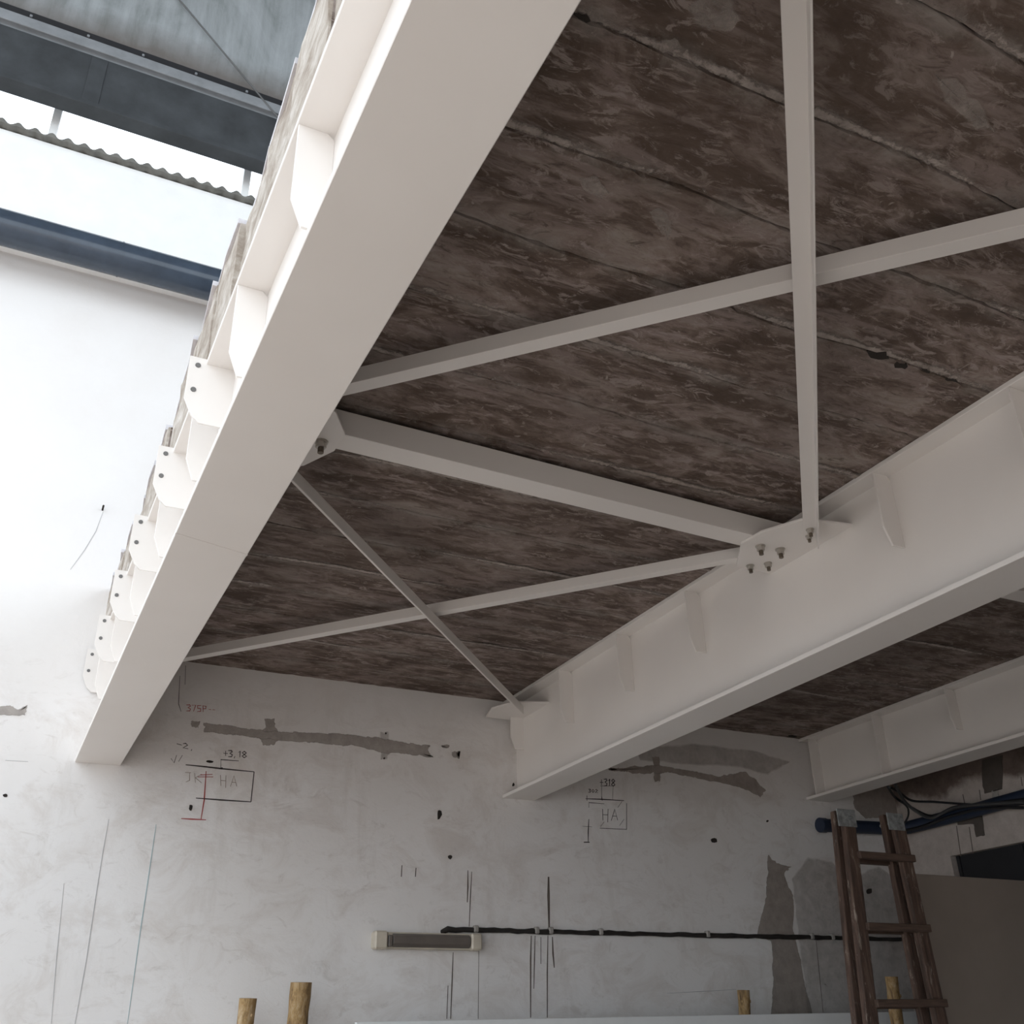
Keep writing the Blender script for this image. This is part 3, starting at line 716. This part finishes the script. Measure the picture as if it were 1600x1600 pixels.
# ================================================================== RIGHT CORNER: pipe, cables
pz = 1.525 + EYE
p0 = on_y(WY - 0.07, 1284, 1297); pr = 0.052
pipe = tube('drain_pipe', [(p0.x, WY - pr - 0.01, pz - 0.02), (RX - 0.16, WY - pr - 0.01, pz), (RX - 0.10, WY - 0.085, pz), (RX - pr - 0.012, WY - 0.16, pz), (RX - pr - 0.012, 5.9, pz + 0.005), (RX - pr - 0.012, 4.9, pz + 0.03), (RX - pr - 0.012, 3.6, pz + 0.06)], pr, 'navy', 16)
tag(pipe, 'dark navy plastic pipe turning the corner behind the ladder', 'pipe')
sub = tube('pipe_cap', [(p0.x - 0.005, WY - pr - 0.01, pz - 0.02), (p0.x + 0.05, WY - pr - 0.01, pz - 0.019)], pr + 0.006, 'navy', 16); sub.parent = pipe
def cable(label, px, X, r=0.011, mat='cable'):
    pts = smooth_path([on_x(x, u, v) for (u, v), x in zip(px, X)], 8)
    o = tube('hanging_cable', pts, r, mat, 6); tag(o, label, 'cable', 'black cables by the side wall'); return o
cable('black cable looping from the shallow beam down onto the navy pipe', [(1384, 1222), (1398, 1245), (1425, 1262), (1450, 1274), (1470, 1272), (1500, 1262), (1600, 1249)], [6.2, 6.55, 6.68, 6.72, 6.72, 6.72, 6.72])
cable('grey-sheathed cable following the top of the navy pipe', [(1399, 1226), (1412, 1250), (1432, 1268), (1456, 1278), (1490, 1262), (1530, 1257), (1600, 1253)], [6.25, 6.55, 6.68, 6.71, 6.71, 6.71, 6.71], 0.013, 'greycable')
cable('thin black cable stretched from the beam across the bare patch', [(1390, 1230), (1405, 1238), (1425, 1251), (1460, 1253), (1500, 1256), (1540, 1258), (1600, 1256)], [6.2, 6.45, 6.62, 6.70, 6.72, 6.73, 6.73], 0.010)
cable('short black cable end dangling beside the ladder top', [(1408, 1252), (1418, 1262), (1419, 1275), (1412, 1288)], [6.55, 6.6, 6.62, 6.66], 0.008)
cable('lowest black cable sagging beneath the navy pipe', [(1412, 1298), (1440, 1292), (1480, 1277), (1520, 1266), (1560, 1262), (1600, 1262)], [6.66, 6.70, 6.72, 6.73, 6.73, 6.73], 0.013)

# ================================================================== BOARD, SHEET, POLES
b0 = on_y(5.30, 1428, 1365)
board = box('beige_board', b0.x, RX - 0.02, 5.30, 5.34, 0, b0.z, 'beige', 0.003); tag(board, 'tall plain beige board standing behind the ladder', 'board')
s0 = on_y(6.0, 557, 1597); s1 = on_y(6.0, 1330, 1582)
sheet = prism('white_panel', [(s0.x, 6.0, 0), (s1.x + 0.75, 6.0, 0), (s1.x + 0.75, 6.0, s1.z + 0.004), (s0.x, 6.0, s0.z)], (0, 0.03, 0), 'whiteboard', 0.002)
tag(sheet, 'long white sheet standing along the foot of the back wall', 'panel')
def pole(label, u, v, Y, r, knots):
    t = on_y(Y, u, v); n = 26; pts = []; rr = []
    for k in range(n + 1):
        z = t.z * k / n
        pts.append((t.x + 0.012 * math.sin(k * 1.3 + u) * (1 - k / n) + 0.0, Y + 0.01 * math.sin(k * .9), z))
        rr.append(r * (1.08 - 0.08 * k / n) * (1 + 0.04 * math.sin(k * 2.1 + u)))
    root = empty('wooden_pole', (t.x, Y, 0)); tag(root, label, 'pole', 'round wooden poles by the back wall')
    under(tube('shaft', pts, rr, 'pole', 14, jitter=0.02), root)
    for (dz, ang) in knots:
        cpt = Vector((t.x + r * math.sin(ang), Y - r * math.cos(ang), t.z - dz))
        d = Vector((math.sin(ang), -math.cos(ang), 0))
        under(tube('knot', [cpt - d * 0.01, cpt + d * 0.008], [0.016, 0.008], 'pole', 8), root)
    return root
pole('short yellowish round pole, leftmost by the back wall', 387, 1560, 6.25, 0.046, [(0.085, 0.5), (0.25, 0.2)])
pole('taller round pole with peeling bark left of the white sheet', 470, 1535, 6.22, 0.058, [(0.30, 0.4)])
pole('thin pole top showing above the white sheet', 1160, 1547, 6.22, 0.040, [(0.07, 0.9), (0.07, -0.9)])
pole('round pole seen between the ladder rungs', 1391, 1526, 5.72, 0.042, [(0.12, 0.6)])

# ================================================================== LADDER
lad = empty('wooden_ladder', (5.0, 5.0, 0)); tag(lad, 'old paint-spattered folded wooden stepladder under the shallow beam', 'ladder')
YF = 5.0; YR = 5.085
def stile(t, bt, Y, w, d, lift=0.0):
    # from top point to the floor, straight through the surveyed lower point
    k = (0 - t.z) / (bt.z - t.z)
    f = Vector((t.x + (bt.x - t.x) * k, Y, 0))
    tt = Vector((t.x, Y, t.z + lift)); dr = (f - tt)
    pts = []
    for p, q in ((tt, 1.0), (tt + dr * 0.25, 1.0), (tt + dr * 0.5, 1.0), (f, 1.0)): pts.append(p)
    vs = []; fs = []
    for i, p in enumerate(pts):
        wo = rb.uniform(-.003, .003)
        vs += [(p.x - w / 2 + wo, Y - d / 2, p.z), (p.x + w / 2 + wo, Y - d / 2, p.z), (p.x + w / 2 + wo, Y + d / 2, p.z), (p.x - w / 2 + wo, Y + d / 2, p.z)]
    for i in range(3):
        for j in range(4): fs.append((i * 4 + j, i * 4 + (j + 1) % 4, i * 4 + 4 + (j + 1) % 4, i * 4 + 4 + j))
    fs += [(0, 1, 2, 3), (12, 13, 14, 15)]
    return under(bev(pyd('stile', vs, fs, 'ladder'), 0.006, 2), lad), tt, f
_, lt, lf = stile(on_y(YF, 1323, 1268), on_y(YF, 1361, 1600), YF, 0.088, 0.045)
_, rt, rf = stile(on_y(YF, 1399, 1274), on_y(YF, 1470, 1600), YF, 0.090, 0.045)
_, lt2, lf2 = stile(on_y(YR, 1307, 1268), on_y(YR, 1341, 1600), YR, 0.070, 0.045)
_, rt2, rf2 = stile(on_y(YR, 1383, 1274), on_y(YR, 1446, 1600), YR, 0.074, 0.045)
def at_z(t, f, z): return t.x + (f.x - t.x) * (z - t.z) / (f.z - t.z)
rz = [on_y(YF, 1380, 1340).z, on_y(YF, 1400, 1450).z, on_y(YF, 1420, 1568).z]
st = (rz[0] - rz[2]) / 2
zz = rz + [rz[2] - st * k for k in range(1, 5)]
for z in zz:
    if z < 0.1: continue
    under(box('rung', at_z(lt, lf, z) + 0.025, at_z(rt, rf, z) + 0.048, YF - 0.048, YF - 0.005, z - 0.022, z + 0.022, 'rung', 0.004), lad)
    under(box('rung', at_z(lt2, lf2, z) + 0.02, at_z(rt2, rf2, z) + 0.03, YR + 0.0, YR + 0.05, z - 0.025, z + 0.022, 'rung', 0.004), lad)
for t, t2, w in ((lt, lt2, 0.150), (rt, rt2, 0.140)):
    x = (t.x + t2.x) / 2 - 0.01
    p = box('hinge_plate', t.x - w / 2 - 0.035, t.x + w / 2 - 0.035, YF - 0.030, YF - 0.022, t.z - 0.10, t.z + 0.006, 'hinge', 0.002); under(p, lad); p['label'] = 'paint-spattered grey hinge plate'
    under(tube('hinge_bolt', [(t.x - 0.01, YF - 0.045, t.z - 0.045), (t.x - 0.01, YR + 0.05, t.z - 0.045)], 0.010, 'hinge', 8), lad)

# ================================================================== UPPER LEFT: pipe, roof edge, girder
rp = 0.125
zc = on_y(WY - 0.30, 165, 399).z
gp = empty('roof_pipe', (LX, WY - 0.20, zc)); tag(gp, 'glossy dark blue pipe running along the top of the white wall', 'pipe')
yp = WY - 0.30
under(tube('pipe_barrel', [(LX, yp, zc), (-0.6, yp, zc), (RX, yp, zc)], rp, 'bluepipe', 32), gp)
under(tube('pipe_collar', [(0.05, yp, zc), (0.062, yp, zc)], rp + 0.003, 'bluepipe', 32), gp)
for x in (-3.2, -1.4, 1.9, 4.2):
    under(box('pipe_bracket', x, x + 0.04, yp - 0.03, WY + 0.13, zc - rp - 0.03, zc - rp + 0.005, 'girder', 0.002), gp)

# corrugated sheet lying on top of the white wall
za = on_y(WY + 0.06, 190, 246).z
vs = []; fs = []; per = 0.118; n = 0; X0, X1 = LX, RX
step = per / 8; cnt = int((X1 - X0) / step)
for k in range(cnt + 1):
    x = X0 + k * step; w = 0.040 * (0.5 + 0.5 * math.cos(2 * math.pi * x / per)) ** 1.2
    for (yy, zz_) in ((WY + 0.06, za + w - 0.010), (WY + 0.39, za + w - 0.010), (WY + 0.39, za - 0.024 + 0.3 * w), (WY + 0.06, za - 0.024 + 0.3 * w)):
        vs.append((x, yy, zz_))
for k in range(cnt):
    for j in range(4): fs.append((k * 4 + j, k * 4 + (j + 1) % 4, k * 4 + 4 + (j + 1) % 4, k * 4 + 4 + j))
cs = pyd('corrugated_sheet', vs, fs, 'corr'); tag(cs, 'grey corrugated roof sheet with a wavy edge above the white wall', 'roof sheet')

# girder and streaked panel above
GY = 6.35
def gz(u, v): return on_y(GY, u, v).z
z_b = gz(200, 188); z_w = gz(0, 37); z_l = gz(0, 19); z_t = gz(0, 4)
gd = empty('roof_girder', (LX, GY, z_b)); tag(gd, 'blackened steel girder with grey gutter lip below the streaked panel', 'girder')
under(box('bottom_flange', LX, RX, GY - 0.03, GY + 0.12, z_b, z_b + 0.045, 'girder', 0.003), gd)
under(box('web', LX, RX, GY + 0.0, GY + 0.02, z_b + 0.045, z_w, 'girder'), gd)
under(box('gutter_lip', LX, RX, GY - 0.05, GY + 0.02, z_w + 0.015, z_l, 'girderlip', 0.004), gd)
under(box('top_angle', LX, RX, GY - 0.015, GY + 0.02, z_l, z_t, 'cable', 0.002), gd)
q = on_y(GY, 150, 120)
under(box('splice_plate', q.x - 0.06, q.x + 0.06, GY - 0.008, GY, z_b + 0.05, z_w - 0.02, 'girder', 0.002), gd)
for k in range(24):
    x = LX + 0.3 + k * 0.42
    o = box('rivet', x - 0.010, x + 0.010, GY - 0.03, GY - 0.014, (z_l + z_t) / 2 - 0.012, (z_l + z_t) / 2 + 0.012, 'girderlip', 0.004); under(o, gd)
pts = [(LX, GY + 0.0), (RX, GY + 0.0)]
fas = empty('roof_panel_wall', (LX, GY, z_t)); tag(fas, 'grey rain-streaked panels above the black girder', 'panel', kind='structure'); fas.name = 'trim_1'
under(box('panel', LX, RX, GY + 0.0, GY + 0.06, z_t, z_t + 2.3, 'fascia', 0.004), fas)
# posts carrying the girder over the wall
for u in (83, 398, -180):
    q = on_y(WY + 0.10, u, 200)
    o = box('roof_post', q.x - 0.03, q.x + 0.03, WY + 0.15, WY + 0.21, 7.86, z_b + 0.6, 'white', 0.003)
    tag(o, {83: 'white post standing in the bright gap beside the wall top', 398: 'white post in the bright gap next to the slab edge', -180: 'white post in the bright gap beyond the picture edge'}[u], 'post', 'posts in the bright gap')
# tie rod in front of the panels
r0 = on_y(GY - 0.012, 215, -78); r1 = on_y(GY - 0.06, 455, 208)
rod = tube('tie_rod', [r0, r1], 0.0075, 'rod', 8); tag(rod, 'thin grey steel rod slanting across the streaked panels', 'rod')
